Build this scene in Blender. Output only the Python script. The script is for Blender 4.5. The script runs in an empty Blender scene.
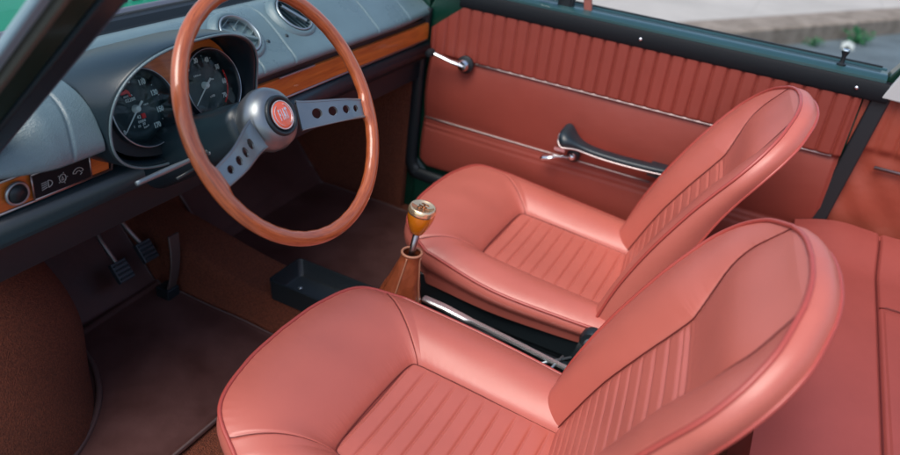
import bpy, bmesh, math, random
from mathutils import Vector, Matrix
random.seed(4)
R = math.radians
sc = bpy.context.scene
col = sc.collection
pi = math.pi

# ---------------------------------------------------------------- materials
def srgb(r, g, b):
    f = lambda c: (c/255/12.92) if c/255 <= .04045 else ((c/255+.055)/1.055)**2.4
    return (f(r), f(g), f(b), 1)

def mat(name, base, rough=.5, metal=0., spec=.5, coat=0., coat_rough=.1, var=.0, var_scale=6., bump=0., bump_scale=300.,
        bump2=0., bump2_scale=20., sheen=0., base2=None, rough_var=0.):
    m = bpy.data.materials.new(name); m.use_nodes = True
    nt = m.node_tree; N = nt.nodes; L = nt.links
    b = N['Principled BSDF']
    b.inputs['Base Color'].default_value = base
    b.inputs['Roughness'].default_value = rough
    b.inputs['Metallic'].default_value = metal
    b.inputs['Specular IOR Level'].default_value = spec
    b.inputs['Coat Weight'].default_value = coat
    b.inputs['Coat Roughness'].default_value = coat_rough
    b.inputs['Sheen Weight'].default_value = sheen
    tc = N.new('ShaderNodeTexCoord')
    if var > 0 or base2 or rough_var > 0:
        n = N.new('ShaderNodeTexNoise'); n.inputs['Scale'].default_value = var_scale
        n.inputs['Detail'].default_value = 5; n.inputs['Roughness'].default_value = .6
        L.new(tc.outputs['Object'], n.inputs['Vector'])
        if var > 0 or base2:
            cr = N.new('ShaderNodeValToRGB')
            b2 = base2 or tuple(min(1, c*(1-var)) for c in base[:3])+(1,)
            b1 = base if base2 else tuple(min(1, c*(1+var)) for c in base[:3])+(1,)
            cr.color_ramp.elements[0].position = .32; cr.color_ramp.elements[0].color = b2
            cr.color_ramp.elements[1].position = .68; cr.color_ramp.elements[1].color = b1
            L.new(n.outputs['Fac'], cr.inputs['Fac']); L.new(cr.outputs['Color'], b.inputs['Base Color'])
        if rough_var > 0:
            mr = N.new('ShaderNodeMapRange'); mr.inputs['From Min'].default_value = .3; mr.inputs['From Max'].default_value = .7
            mr.inputs['To Min'].default_value = rough-rough_var; mr.inputs['To Max'].default_value = rough+rough_var
            L.new(n.outputs['Fac'], mr.inputs['Value']); L.new(mr.outputs['Result'], b.inputs['Roughness'])
    prev = None
    for st, scl, kind in ((bump, bump_scale, 'v'), (bump2, bump2_scale, 'n')):
        if st > 0:
            if kind == 'v':
                t = N.new('ShaderNodeTexVoronoi'); t.inputs['Scale'].default_value = scl; out = t.outputs['Distance']
            else:
                t = N.new('ShaderNodeTexNoise'); t.inputs['Scale'].default_value = scl; t.inputs['Detail'].default_value = 4; out = t.outputs['Fac']
            L.new(tc.outputs['Object'], t.inputs['Vector'])
            bp = N.new('ShaderNodeBump'); bp.inputs['Strength'].default_value = st; bp.inputs['Distance'].default_value = .002 if kind == 'v' else .01
            L.new(out, bp.inputs['Height'])
            if prev: L.new(prev.outputs['Normal'], bp.inputs['Normal'])
            prev = bp
    if prev: L.new(prev.outputs['Normal'], b.inputs['Normal'])
    return m

def wood(name, c1, c2, scale, coat=.8, rough=.3):
    m = mat(name, c1, rough, coat=coat, coat_rough=.06)
    nt = m.node_tree; N = nt.nodes; L = nt.links; b = N['Principled BSDF']
    tc = N.new('ShaderNodeTexCoord'); mp = N.new('ShaderNodeMapping'); mp.inputs['Scale'].default_value = scale
    L.new(tc.outputs['Object'], mp.inputs['Vector'])
    n = N.new('ShaderNodeTexNoise'); n.inputs['Scale'].default_value = 1; n.inputs['Detail'].default_value = 8
    n.inputs['Roughness'].default_value = .65; n.inputs['Distortion'].default_value = .6
    L.new(mp.outputs['Vector'], n.inputs['Vector'])
    cr = N.new('ShaderNodeValToRGB')
    cr.color_ramp.elements[0].position = .3; cr.color_ramp.elements[0].color = c2
    cr.color_ramp.elements[1].position = .62; cr.color_ramp.elements[1].color = c1
    L.new(n.outputs['Fac'], cr.inputs['Fac']); L.new(cr.outputs['Color'], b.inputs['Base Color'])
    return m

def round_grain(m, tilt):
    # grain that runs round the wheel rim
    nt = m.node_tree; N = nt.nodes; L = nt.links
    tx = [n for n in N if n.type == 'TEX_NOISE'][0]
    tc = N.new('ShaderNodeTexCoord'); mp = N.new('ShaderNodeMapping'); mp.inputs['Rotation'].default_value = (tilt, 0, 0)
    sp = N.new('ShaderNodeSeparateXYZ'); L.new(tc.outputs['Object'], mp.inputs['Vector']); L.new(mp.outputs['Vector'], sp.inputs['Vector'])
    at_ = N.new('ShaderNodeMath'); at_.operation = 'ARCTAN2'; L.new(sp.outputs['Z'], at_.inputs[0]); L.new(sp.outputs['X'], at_.inputs[1])
    xx = N.new('ShaderNodeMath'); xx.operation = 'MULTIPLY'; L.new(sp.outputs['X'], xx.inputs[0]); L.new(sp.outputs['X'], xx.inputs[1])
    zz = N.new('ShaderNodeMath'); zz.operation = 'MULTIPLY_ADD'; L.new(sp.outputs['Z'], zz.inputs[0]); L.new(sp.outputs['Z'], zz.inputs[1]); L.new(xx.outputs[0], zz.inputs[2])
    rt_ = N.new('ShaderNodeMath'); rt_.operation = 'SQRT'; L.new(zz.outputs[0], rt_.inputs[0])
    def mul(o, f):
        q = N.new('ShaderNodeMath'); q.operation = 'MULTIPLY'; q.inputs[1].default_value = f; L.new(o, q.inputs[0]); return q.outputs[0]
    cb_ = N.new('ShaderNodeCombineXYZ'); L.new(mul(at_.outputs[0], 5), cb_.inputs[0]); L.new(mul(rt_.outputs[0], 420), cb_.inputs[1]); L.new(mul(sp.outputs['Y'], 420), cb_.inputs[2])
    L.new(cb_.outputs[0], tx.inputs['Vector'])

def pane(name, tint=(.93, .98, .96, 1)):
    m = bpy.data.materials.new(name); m.use_nodes = True
    nt = m.node_tree; N = nt.nodes; L = nt.links
    N.remove(N['Principled BSDF'])
    t = N.new('ShaderNodeBsdfTransparent'); t.inputs['Color'].default_value = tint
    g = N.new('ShaderNodeBsdfGlossy'); g.inputs['Roughness'].default_value = .01
    lw = N.new('ShaderNodeLayerWeight'); lw.inputs['Blend'].default_value = .5
    pw = N.new('ShaderNodeMath'); pw.operation = 'POWER'; pw.inputs[1].default_value = 5; L.new(lw.outputs['Facing'], pw.inputs[0])
    f = N.new('ShaderNodeMath'); f.operation = 'MULTIPLY_ADD'; f.inputs[1].default_value = .9; f.inputs[2].default_value = .03; L.new(pw.outputs[0], f.inputs[0])
    mx = N.new('ShaderNodeMixShader')
    L.new(f.outputs[0], mx.inputs['Fac']); L.new(t.outputs[0], mx.inputs[1]); L.new(g.outputs[0], mx.inputs[2])
    L.new(mx.outputs[0], N['Material Output'].inputs['Surface'])
    return m

LEA = (.515, .134, .100, 1)
M = dict(
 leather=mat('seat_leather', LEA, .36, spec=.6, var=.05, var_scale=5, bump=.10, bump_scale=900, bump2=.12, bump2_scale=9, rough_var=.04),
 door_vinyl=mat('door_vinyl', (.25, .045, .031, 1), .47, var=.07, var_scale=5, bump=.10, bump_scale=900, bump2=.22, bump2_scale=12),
 side_vinyl=mat('creased_vinyl', (.30, .058, .034, 1), .42, var=.08, bump=.1, bump_scale=900, bump2=.5, bump2_scale=9),
 bench=mat('bench_leather', (.32, .066, .054, 1), .42, var=.06, bump=.10, bump_scale=900, bump2=.2, bump2_scale=9),
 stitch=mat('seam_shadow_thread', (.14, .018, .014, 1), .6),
 piping=mat('piping_leather', (.42, .07, .055, 1), .35, spec=.6),
 dash=mat('dash_vinyl_sky_sheen', (.115, .180, .200, 1), .30, spec=.9, coat=.5, coat_rough=.28, bump=.35, bump_scale=700, var=.12, var_scale=8, rough_var=.05),  # black vinyl; the sky's reflection is put into this blue-grey base colour
 black=mat('black_plastic', (.012, .018, .022, 1), .38, bump=.1, bump_scale=600),
 teal=mat('teal_black_plastic', (.008, .020, .028, 1), .33, spec=.6, bump=.08, bump_scale=600),
 cap=mat('belt_cap_vinyl', (.007, .009, .012, 1), .65, spec=.2),
 rubber=mat('rubber', (.010, .014, .018, 1), .45),
 chrome=mat('chrome', (.82, .83, .85, 1), .12, metal=1, bump2=.02, bump2_scale=60),
 satin=mat('satin_aluminium', (.25, .275, .29, 1), .36, metal=.85, rough_var=.06, var_scale=40),
 bead=mat('aluminium_bead', (.50, .42, .41, 1), .38, metal=1),
 mould=mat('bright_moulding', (.46, .37, .36, 1), .5, metal=.9),
 dulls=mat('stalk_metal', (.38, .44, .47, 1), .35, metal=.8),
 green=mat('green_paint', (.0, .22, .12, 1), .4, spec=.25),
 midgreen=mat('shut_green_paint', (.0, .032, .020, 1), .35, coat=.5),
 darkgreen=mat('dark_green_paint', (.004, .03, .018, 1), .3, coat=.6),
 beltpaint=mat('belt_grey_green_paint', (.018, .060, .066, 1), .3, coat=.35, coat_rough=.15, var=.06),
 carpet=mat('carpet', (.30, .075, .032, 1), .95, base2=(.13, .029, .013, 1), var_scale=260, bump2=1., bump2_scale=420),
 binding=mat('mat_binding_vinyl', (.13, .085, .08, 1), .45),
 mat_rubber=mat('mat_vinyl', (.095, .038, .034, 1), .58, base2=(.058, .021, .018, 1), var_scale=9, bump2=.10, bump2_scale=40, rough_var=.1),
 rim=wood('varnished_rim_wood', (.50, .120, .036, 1), (.25, .045, .013, 1), (24, 50, 50)),
 trimwood=wood('varnished_trim_wood', (.66, .175, .026, 1), (.38, .075, .012, 1), (7, 60, 90), rough=.4, coat=.4),
 amber=mat('amber_wood', (.72, .21, .008, 1), .2, coat=1, coat_rough=.04, var=.1, var_scale=30),
 boot=mat('boot_leather', (.33, .075, .028, 1), .42, var=.15, var_scale=25, bump=.15, bump_scale=700, bump2=.3, bump2_scale=40),
 red=mat('emblem_red', (.80, .12, .05, 1), .25, coat=.8),
 redmark=mat('dial_red', (.7, .02, .02, 1), .5),
 white=mat('dial_white', (.72, .78, .78, 1), .5),
 silver=mat('emblem_silver', (.85, .8, .78, 1), .25, metal=.7),
 dial=mat('dial_black', (.010, .028, .036, 1), .5),
 pale=mat('pale_grey_trim', (.45, .47, .47, 1), .5),
 asphalt=mat('asphalt', (.10, .135, .15, 1), .8, var=.25, var_scale=3, bump2=.6, bump2_scale=60),
 paving=mat('pale_paving', (.42, .40, .365, 1), .85, var=.12, var_scale=1.3, bump2=.4, bump2_scale=30),
 kerb=mat('kerb_stone', (.30, .255, .21, 1), .85, base2=(.16, .13, .10, 1), var_scale=7),
 grass=mat('grass', (.03, .17, .05, 1), .9, base2=(.02, .09, .03, 1), var_scale=8),
 weed=mat('weed_leaf', (.02, .15, .05, 1), .6),
 litter=mat('white_paper', (.45, .5, .48, 1), .7),
 glass=pane('window_glass'),
)
round_grain(M['rim'], R(29.93))
# paving joints
def add_joints():
    m = M['paving']; nt = m.node_tree; N = nt.nodes; L = nt.links
    b = N['Principled BSDF']; src = b.inputs['Base Color'].links[0].from_socket
    tc = N.new('ShaderNodeTexCoord'); br = N.new('ShaderNodeTexBrick')
    br.inputs['Scale'].default_value = 1; br.inputs['Brick Width'].default_value = 1.6; br.inputs['Row Height'].default_value = 1.1
    br.inputs['Mortar Size'].default_value = .012; br.inputs['Mortar Smooth'].default_value = .4
    br.inputs['Mortar'].default_value = (.395, .375, .34, 1)
    L.new(tc.outputs['Object'], br.inputs['Vector']); L.new(src, br.inputs['Color1']); L.new(src, br.inputs['Color2'])
    L.new(br.outputs['Color'], b.inputs['Base Color'])
add_joints()

# ---------------------------------------------------------------- mesh helpers
def tag(o, label=None, cat=None, group=None, kind=None):
    if label: o['label'] = label
    if cat: o['category'] = cat
    if group: o['group'] = group
    if kind: o['kind'] = kind
    return o

def thing(name, label, cat, loc=(0, 0, 0), group=None):
    o = bpy.data.objects.new(name, None); col.objects.link(o)
    o.location = loc; o.empty_display_size = .05
    return tag(o, label, cat, group)

class MB:
    """collects verts/faces"""
    def __init__(s): s.v = []; s.f = []; s.mi = []; s.cur = 0
    def add(s, vs, fs):
        n = len(s.v); s.v += [tuple(v) for v in vs]; s.f += [tuple(i+n for i in f) for f in fs]; s.mi += [s.cur]*len(fs); return s

def root_loc(p):
    v = Vector((0, 0, 0))
    while p is not None: v += Vector(p.location); p = p.parent
    return v

def obj(name, mb, m, parent=None, local=False, smooth=True, sharp=None, bevel=None, weld=False):
    """mb in world coordinates (or local=True: in the parent's coordinates) -> ONE mesh object"""
    me = bpy.data.meshes.new(name)
    off = Vector((0, 0, 0)) if (local or parent is None) else root_loc(parent)
    me.from_pydata([tuple(Vector(v)-off) for v in mb.v], [], mb.f); me.update()
    bm = bmesh.new(); bm.from_mesh(me)
    if weld: bmesh.ops.remove_doubles(bm, verts=bm.verts, dist=2e-5)
    bmesh.ops.recalc_face_normals(bm, faces=bm.faces); bm.to_mesh(me); bm.free()
    mats = m if isinstance(m, (list, tuple)) else [m]
    for x in mats: me.materials.append(x)
    if len(mats) > 1:
        for p, i in zip(me.polygons, mb.mi): p.material_index = i
    if smooth: me.polygons.foreach_set('use_smooth', [True]*len(me.polygons))
    if smooth and sharp: me.set_sharp_from_angle(angle=R(sharp))
    o = bpy.data.objects.new(name, me); col.objects.link(o)
    if parent is not None: o.parent = parent
    if bevel:
        md = o.modifiers.new('b', 'BEVEL'); md.width = bevel; md.segments = 3; md.limit_method = 'ANGLE'; md.angle_limit = R(40)
    return o

def multi(name, pieces, parent, **kw):
    k = MB(); ms = []
    for i, (mb, m) in enumerate(pieces):
        k.cur = i; k.add(mb.v, mb.f); ms.append(m)
    return obj(name, k, ms, parent, **kw)

def grid(fn, us, vs, cu=False, cv=False):
    nu, nv = len(us), len(vs)
    V = [fn(u, v) for u in us for v in vs]; F = []
    for i in range(nu if cu else nu-1):
        for j in range(nv if cv else nv-1):
            a = i*nv+j; b = ((i+1) % nu)*nv+j; c = ((i+1) % nu)*nv+(j+1) % nv; d = i*nv+(j+1) % nv
            F.append((a, b, c, d))
    return V, F

def lin(a, b, n): return [a+(b-a)*i/(n-1) for i in range(n)]

def tube(path, r, closed=False, n=8, cap=True, flat=None):
    P = [Vector(p) for p in path]; m = len(P); V = []; F = []
    rr = r if callable(r) else (lambda t: r)
    T = []
    for i in range(m):
        a = P[(i-1) % m] if (closed or i > 0) else P[i]; b = P[(i+1) % m] if (closed or i < m-1) else P[i]
        T.append((b-a).normalized())
    up = Vector((0, 0, 1)) if abs(T[0].z) < .9 else Vector((1, 0, 0))
    nn = T[0].cross(up).normalized()
    for i in range(m):
        nn = (nn-T[i]*nn.dot(T[i])).normalized(); bb = T[i].cross(nn)
        rad = rr(i/(m-1))
        ra, rb = (rad, rad) if flat is None else (rad, rad*flat)
        for k in range(n):
            a = 2*pi*k/n; V.append(P[i]+nn*ra*math.cos(a)+bb*rb*math.sin(a))
    for i in range(m if closed else m-1):
        for k in range(n):
            F.append((i*n+k, i*n+(k+1) % n, ((i+1) % m)*n+(k+1) % n, ((i+1) % m)*n+k))
    if not closed and cap:
        F.append(tuple(range(n))[::-1]); F.append(tuple((m-1)*n+k for k in range(n)))
    return V, F

def cr(pts, n):
    """Catmull-Rom through points, n samples per span"""
    P = [Vector(p) for p in pts]; out = []
    for i in range(len(P)-1):
        p0 = P[i-1] if i > 0 else P[i]*2-P[i+1]; p1 = P[i]; p2 = P[i+1]; p3 = P[i+2] if i+2 < len(P) else P[i+1]*2-P[i]
        for k in range(n):
            t = k/n
            out.append(.5*((2*p1)+(p2-p0)*t+(2*p0-5*p1+4*p2-p3)*t*t+(3*p1-p0-3*p2+p3)*t**3))
    out.append(P[-1]); return out

def at(path, s):
    """sample polyline path at s in 0..1"""
    x = min(max(s, 0), 1)*(len(path)-1); i = min(int(x), len(path)-2); return path[i].lerp(path[i+1], x-i)

def box(c, s, rot=None):
    x, y, z = s[0]/2, s[1]/2, s[2]/2
    V = [Vector((a*x, b*y, d*z)) for a in (-1, 1) for b in (-1, 1) for d in (-1, 1)]
    if rot: V = [rot @ v for v in V]
    V = [v+Vector(c) for v in V]
    return V, [(0, 1, 3, 2), (4, 6, 7, 5), (0, 4, 5, 1), (2, 3, 7, 6), (0, 2, 6, 4), (1, 5, 7, 3)]

def lathe(c, axis, prof, n=32, xref=None, cap=True):
    """prof: (radius, height along axis)"""
    A = Vector(axis).normalized(); X = Vector(xref) if xref else (Vector((1, 0, 0)) if abs(A.x) < .9 else Vector((0, 1, 0)))
    X = (X-A*X.dot(A)).normalized(); Y = A.cross(X); c = Vector(c)
    V, F = grid(lambda k, p: c+A*p[1]+(X*math.cos(k)+Y*math.sin(k))*p[0], [2*pi*k/n for k in range(n)], prof, cu=True)
    m = len(prof)
    if cap and prof[0][0] > 1e-6: F.append(tuple(k*m for k in range(n)))
    if cap and prof[-1][0] > 1e-6: F.append(tuple(k*m+m-1 for k in range(n))[::-1])
    return V, F

def prism(pts, c, ax, ay, az, d):
    """2-D polygon pts placed at c on axes ax, ay, extruded d along az"""
    c, ax, ay, az = map(Vector, (c, ax, ay, az)); n = len(pts)
    V = [c+ax*p[0]+ay*p[1] for p in pts]+[c+ax*p[0]+ay*p[1]+az*d for p in pts]
    F = [tuple(range(n)), tuple(range(n, 2*n))[::-1]]+[(i, (i+1) % n, n+(i+1) % n, n+i) for i in range(n)]
    return V, F

def text_mb(txt, size, c, ax, ay, az, depth=.0006, sx=1., bold=0., mb=None):
    cu = bpy.data.curves.new('t', 'FONT'); cu.body = txt; cu.size = size; cu.align_x = 'CENTER'; cu.align_y = 'CENTER'
    cu.extrude = depth/2; cu.offset = bold; cu.resolution_u = 3
    o = bpy.data.objects.new('t', cu); me = bpy.data.meshes.new_from_object(o)
    c, ax, ay, az = map(Vector, (c, ax, ay, az)); mb = mb or MB()
    mb.add([c+ax*v.co.x*sx+ay*v.co.y+az*(v.co.z) for v in me.vertices], [tuple(p.vertices) for p in me.polygons])
    bpy.data.objects.remove(o); bpy.data.curves.remove(cu); bpy.data.meshes.remove(me)
    return mb

def sm(a, b, x):
    t = min(max((x-a)/(b-a), 0), 1); return t*t*(3-2*t)

# ================================================================ CAMERA
F_PX = 738.53; W_PX = 900
fw = Vector((0.81351624, 0.35791897, -0.45835067)); rt = Vector((0.45104028, -0.88584761, 0.10879645)); up = Vector((0.36708854, 0.2952423, 0.88208729))
cam = bpy.data.cameras.new('camera'); co = bpy.data.objects.new('camera', cam); col.objects.link(co)
Mx = Matrix((rt, up, -fw)).transposed().to_4x4(); Mx.translation = Vector((-1.17535, -.457993, 1.184316)); co.matrix_world = Mx
cam.sensor_width = 36; cam.lens = 36*F_PX/W_PX; cam.shift_y = -32.43/900
cam.clip_start = .02; cam.clip_end = 2000
cam.dof.use_dof = True; cam.dof.focus_distance = 1.27; cam.dof.aperture_fstop = 2.8
sc.camera = co

# ================================================================ FRONT SEATS
def cushion_curves():
    # right half, from the rear along the side, round the corner to the front centre
    I = cr([(.128, -.36, .252), (.128, -.24, .260), (.128, -.12, .270), (.127, -.02, .2765)], 20)[:-1] + \
        cr([(.127, -.02, .2765), (.120, -.003, .278), (.08, .002, .279), (.0, .003, .280)], 20)
    O = cr([(.235, -.36, .272), (.252, -.24, .280), (.262, -.08, .290), (.245, .09, .315)], 20)[:-1] + \
        cr([(.245, .09, .315), (.195, .165, .338), (.10, .194, .345), (.0, .200, .347)], 20)
    return I, O
CI, CO = cushion_curves()
S_COR = .565   # where the diagonal seam runs

def cush_pt(s, t, side):
    a = at(CI, s); o = at(CO, s); p = a.lerp(o, t)
    front = sm(.42, .75, s)
    A = .030*(1-front)+.034*front
    z = p.z + A*math.sin(pi*t)**.8*(1-.25*front*t)
    # wee creases where the panels are sewn
    z -= .006*math.exp(-(t/.035)**2)
    z -= .0035*math.exp(-((s-S_COR)/.006)**2)*sm(0, .08, t)*(1-sm(.94, 1, t))
    # puckers where the leather is gathered into the seams
    pk = math.sin(s*211+1.3*math.sin(s*37))*math.sin(s*97+side)
    z += .0003*pk*math.exp(-((t-.05)/.07)**2)+.0002*math.sin(s*173+2*math.sin(s*31+side))*math.exp(-((1-t)/.10)**2)
    # soft unevenness of a stuffed cushion
    z += .0006*math.sin(9*p.x*side*6+3*p.y*7)*math.sin(pi*t)
    return Vector((p.x*side, p.y, z))

def pleat(y, x, w, pitch=.0305, amp=.0058):
    f = (y/pitch) % 1.0; c = abs(2*f-1)
    return amp*(1-c**7)

def make_seat(label, loc):
    root = thing('front_seat', label, 'car seat', loc, 'leather front seats')
    k = MB()
    tt = [0, .012, .025, .04, .06, .09, .13, .18, .24, .31, .38, .45, .52, .6, .68, .75, .82, .88, .93, .97, 1]
    ss = [i/260 for i in range(261)]
    for side in (1, -1):
        k.add(*grid(lambda s, t: cush_pt(s, t, side), ss, tt))
        # skirt below the piping
        def sk(s, q):
            o = at(CO, s); nrm = Vector((o.x, (o.y+.05)*.9, 0)).normalized()
            zz = o.z*(1-q)+.222*q
            out = .010*math.sin(pi*min(q*1.6, 1))-.016*q
            return Vector(((o.x+nrm.x*out)*side, o.y+nrm.y*out, zz))
        k.add(*grid(sk, [i/120 for i in range(121)], lin(0, 1, 12)))
    c = obj('cushion', k, M['leather'], root, local=True)
    k = MB()
    ys = [.002-i*.00125 for i in range(292)]
    def pan(y, u):
        x = .1285*u; zb = .2775+(.252-.2775)*min(max(-y/.36, 0), 1)
        e = 1-abs(u)**6
        return Vector((x, y, zb+(pleat(y, x, .128)-.001)*e-.0055*(1-u*u)))
    k.add(*grid(pan, ys, lin(-1, 1, 41)))
    obj('pleated_panel', k, M['leather'], root, local=True)
    # seams + piping
    k = MB()
    for side in (1, -1):
        k.add(*tube([cush_pt(S_COR, t, side)+Vector((0, 0, .0006)) for t in lin(.0, .99, 40)], .0011, n=6))
    rim = [cush_pt(s, .008, 1)+Vector((0, 0, .0035)) for s in lin(0, 1, 120)]
    k.add(*tube(rim+[Vector((-p.x, p.y, p.z)) for p in rim[::-1][1:]], .0012, n=6))
    obj('seam', k, M['stitch'], root, local=True)
    k = MB()
    rim = [at(CO, s)+Vector((0, 0, .001)) for s in lin(0, 1, 120)]
    k.add(*tube(rim+[Vector((-p.x, p.y, p.z)) for p in rim[::-1][1:]], .0036, n=8))
    obj('cushion_piping', k, M['piping'], root, local=True)
    # ------- backrest: local frame (x, h, n) on a plane reclined 25 degrees
    t0 = R(15.5); yw = Matrix.Rotation(R(7.5), 3, 'Z')
    U = yw @ Vector((0, -math.sin(t0), math.cos(t0))); Nn = yw @ Vector((0, math.cos(t0), math.sin(t0))); Xb = yw @ Vector((1, 0, 0)); Og = Vector((-.001, -.333, .27))
    B = lambda p: Og+Xb*p[0]+U*p[1]+Nn*p[2]
    def sides(path):        # path on the right half, mirrored across the middle of the backrest
        return [B(p) for p in path]+[B(Vector((-p.x, p.y, p.z))) for p in path[::-1][1:]]
    W0, HB, HT = .210, .386, .541
    nn_ = lambda h: .058-.1305*(max(h, 0)/HT)**2
    def arc(x):
        h = HB+(HT-HB)*(1-(x/W0)**2.11)**(1/2.11); return (x, h, nn_(h))
    seam = cr([(x, h, nn_(h)+o) for x, h, o in ((.145, -.07, -.030), (.140, .0, -.034), (.118, .13, -.038), (.098, .23, -.040), (.089, .325, -.041), (.091, .35, -.037), (.102, .38, -.029), (.117, .425, -.016), (.120, .46, -.010), (.110, .492, -.006), (.098, arc(.098)[1]-.002, -.002))], 16)
    pip = cr([(.212, -.07, .052), (.212, .02, .056), (.21, .10, nn_(.10)), (.21, .20, nn_(.20)), (.21, .30, nn_(.30)), (.21, .36, nn_(.36)), arc(.2085), arc(.198), arc(.180), arc(.150), arc(.098)], 16)
    top = cr([arc(.098), arc(.07), arc(.04), arc(0)], 14)
    lobe = lambda s: .019*(1-sm(.42, .93, s))+.004*(1-sm(0, .3, s))+.0008
    def bol(s, t, side):
        p = at(seam, s).lerp(at(pip, s), t)
        n = p.z+lobe(s)*math.sin(pi*t**.9)**.85-.003*math.exp(-(t/.03)**2)
        n += (.00025*math.sin(s*151+1.7*math.sin(s*29+side))*math.sin(s*67)*math.exp(-((t-.08)/.12)**2)+.0002*math.sin(s*119+side*2)*math.exp(-((1-t)/.12)**2))*sm(0, .04, s)
        return B((p.x*side, p.y, n))
    k = MB()
    for side in (1, -1):
        k.add(*grid(lambda s, t: bol(s, t, side), lin(0, 1, 150), tt))
    # headrest part and pleated part of the centre
    def cen(h_s, u):
        a = at(seam, h_s); x = a.x*u; e = 1-abs(u)**4
        pl = (1-sm(.312, .328, a.y))
        n = a.z+e*(-.004*pl+.008*(1-pl)*sm(.33, .44, a.y)*1.2*(1-.75*sm(.44, .515, a.y)))
        if pl > 0: n += pleat(a.y, x, .12, .0265, .0058)*pl*(1-abs(u)**8)
        n -= .004*math.exp(-((a.y-.328)/.004)**2)*e
        return B((x, a.y, n))
    ssn = [i/520 for i in range(521)]
    k2 = MB(); k2.add(*grid(cen, ssn, lin(-1, 1, 41)))
    def cap(v, u):
        x = .098*u; zt = arc(abs(x))[1]; nt = nn_(zt); h0 = seam[-1].y; n0 = seam[-1].z
        h = h0*(1-v)+zt*v; e = 1-abs(u)**4
        return B((x, h, (n0+e*.0024)*(1-v)+nt*v))
    k2.add(*grid(cap, lin(0, 1, 10), lin(-1, 1, 41)))
    # side band and back
    fr = pip+top[1:]
    def band(s, q, side):
        p = at(fr, s); tg = at(fr, min(s+.04, 1))-at(fr, max(s-.04, 0)); tg.z = 0; tg.normalize()
        nx = Vector((tg.y, -tg.x, 0)); wx_ = sm(0, .03, p.x)
        d = .037+.050*(1-sm(0, .46, p.y)); bl = .0065*math.sin(pi*min(q, 1))-.005*q*q
        return B(((p.x+nx.x*bl*wx_)*side, p.y+nx.y*bl, p.z-d*q))
    for side in (1, -1):
        k.add(*grid(lambda s, q: band(s, q, side), lin(0, 1, 120), lin(0, 1, 14)))
    obj('backrest', k, M['leather'], root, local=True)
    obj('backrest_panel', k2, M['leather'], root, local=True, weld=True)
    bk = MB()
    def backp(s, u):
        
        p = band(s, 1, 1)-Og; lx, lh, ln = p.dot(Xb), p.dot(U), p.dot(Nn); return B((lx*u, lh, ln-.018*(1-u*u)*(1-sm(.6, .98, s))))
    bk.add(*grid(backp, lin(0, 1, 80), lin(-1, 1, 21)))
    obj('backrest_rear_cover', bk, M['leather'], root, local=True)
    k = MB()
    k.add(*tube([p+Nn*.001 for p in sides(fr)], .0036, n=8))
    bp = [Vector(((p-Og).dot(Xb), (p-Og).dot(U), (p-Og).dot(Nn))) for p in (band(s, 1, 1) for s in lin(0, 1, 140))]
    k.add(*tube(sides(bp), .003, n=8))
    obj('backrest_piping', k, M['piping'], root, local=True)
    k = MB()
    for side in (1, -1):
        k.add(*tube([bol(s, .006, side)+Nn*.0035 for s in lin(0, .995, 160)], .0011, n=6))
    obj('seam', k, M['stitch'], root, local=True)
    # metal base frame with runners, recliner hinge on both sides
    k = MB()
    for sx in (-.19, .19):
        k.add(*box((sx, -.10, .118), (.03, .42, .03)))
        k.add(*box((sx, .06, .145), (.02, .02, .05))); k.add(*box((sx, -.26, .145), (.02, .02, .05)))
    k.add(*box((0, -.09, .160), (.44, .44, .014))); k.add(*box((0, -.10, .205), (.455, .46, .072)))
    obj('seat_frame', k, M['black'], root, local=True, smooth=False, bevel=.003)
    for sx in (-1, 1):
        k = MB(); k.add(*box((sx*.262, -.315, .215), (.012, .06, .11), Matrix.Rotation(R(12), 3, 'X')))
        k.add(*lathe((sx*.262, -.318, .262), (sx, 0, 0), [(.0, -.01), (.026, -.01), (.027, .006), (.022, .014), (.0, .015)]))
        h = obj('recliner_hinge', k, M['black'], root, local=True, smooth=True, sharp=40)
        k = MB(); k.add(*lathe((sx*.277, -.318, .262), (sx, 0, 0), [(.0, 0), (.013, 0), (.014, .004), (.011, .007), (0, .008)]))
        obj('hinge_cap', k, M['dulls'], h, local=True)
    return root
FLOOR = .07
drv = make_seat('large coral leather seat in the foreground, nearest the camera behind the steering wheel', (-.3365, 0, 0))
def copy_tree(o, parent=None):
    c = o.copy(); col.objects.link(c)
    if parent is not None: c.parent = parent
    for ch in list(o.children): copy_tree(ch, c)
    return c
pas = copy_tree(drv); pas.location = (.337, .054, 0)
pas['label'] = 'coral leather seat beside the far door, beyond the gear lever'

# ================================================================ REAR BENCH
b = thing('rear_bench', 'dull red leather rear bench at the right edge behind the front seats', 'bench seat', (0, -.9, FLOOR))
k = MB()
def bench(x, y):
    ya = -.57; q = (ya-y)/.62                      # 0 front .. 1 rear
    z = .375+.035*math.sin(min(q*5, 1)*pi/2)-.035*q
    z -= .03*sm(.50, .62, abs(x))*0
    z += .030*sm(.45, .62, x)
    g = math.exp(-((y+.755)/.004)**2); z -= .006*g
    g2 = math.exp(-((x-.335)/.004)**2)*0
    z -= .006*g2
    if y < -.765 and x < .33: z += .004*(1-abs(2*((y/.040) % 1.0)-1)**7)*sm(.33, .32, x)
    if y < -.755: z += .008*math.sin(pi*min((-.755-y)/.35, 1))
    return Vector((x, y, z))
xs = sorted(set([round(v, 4) for v in lin(-.63, .63, 90)]+[round(.335+d, 4) for d in (-.012, -.008, -.005, -.003, 0, .003, .005, .008, .012)]))
ysb = sorted(set([round(v, 4) for v in lin(-1.19, -.575, 300)]+[round(-.755+d, 4) for d in (-.012, -.008, -.005, -.003, 0, .003, .005, .008, .012)]))
k.add(*grid(bench, xs, ysb))
k.add(*grid(lambda x, q: Vector((x, -.575+.012*math.sin(q*pi), bench(x, -.575).z*(1-q)+.09*q)), xs, lin(0, 1, 10)))
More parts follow.
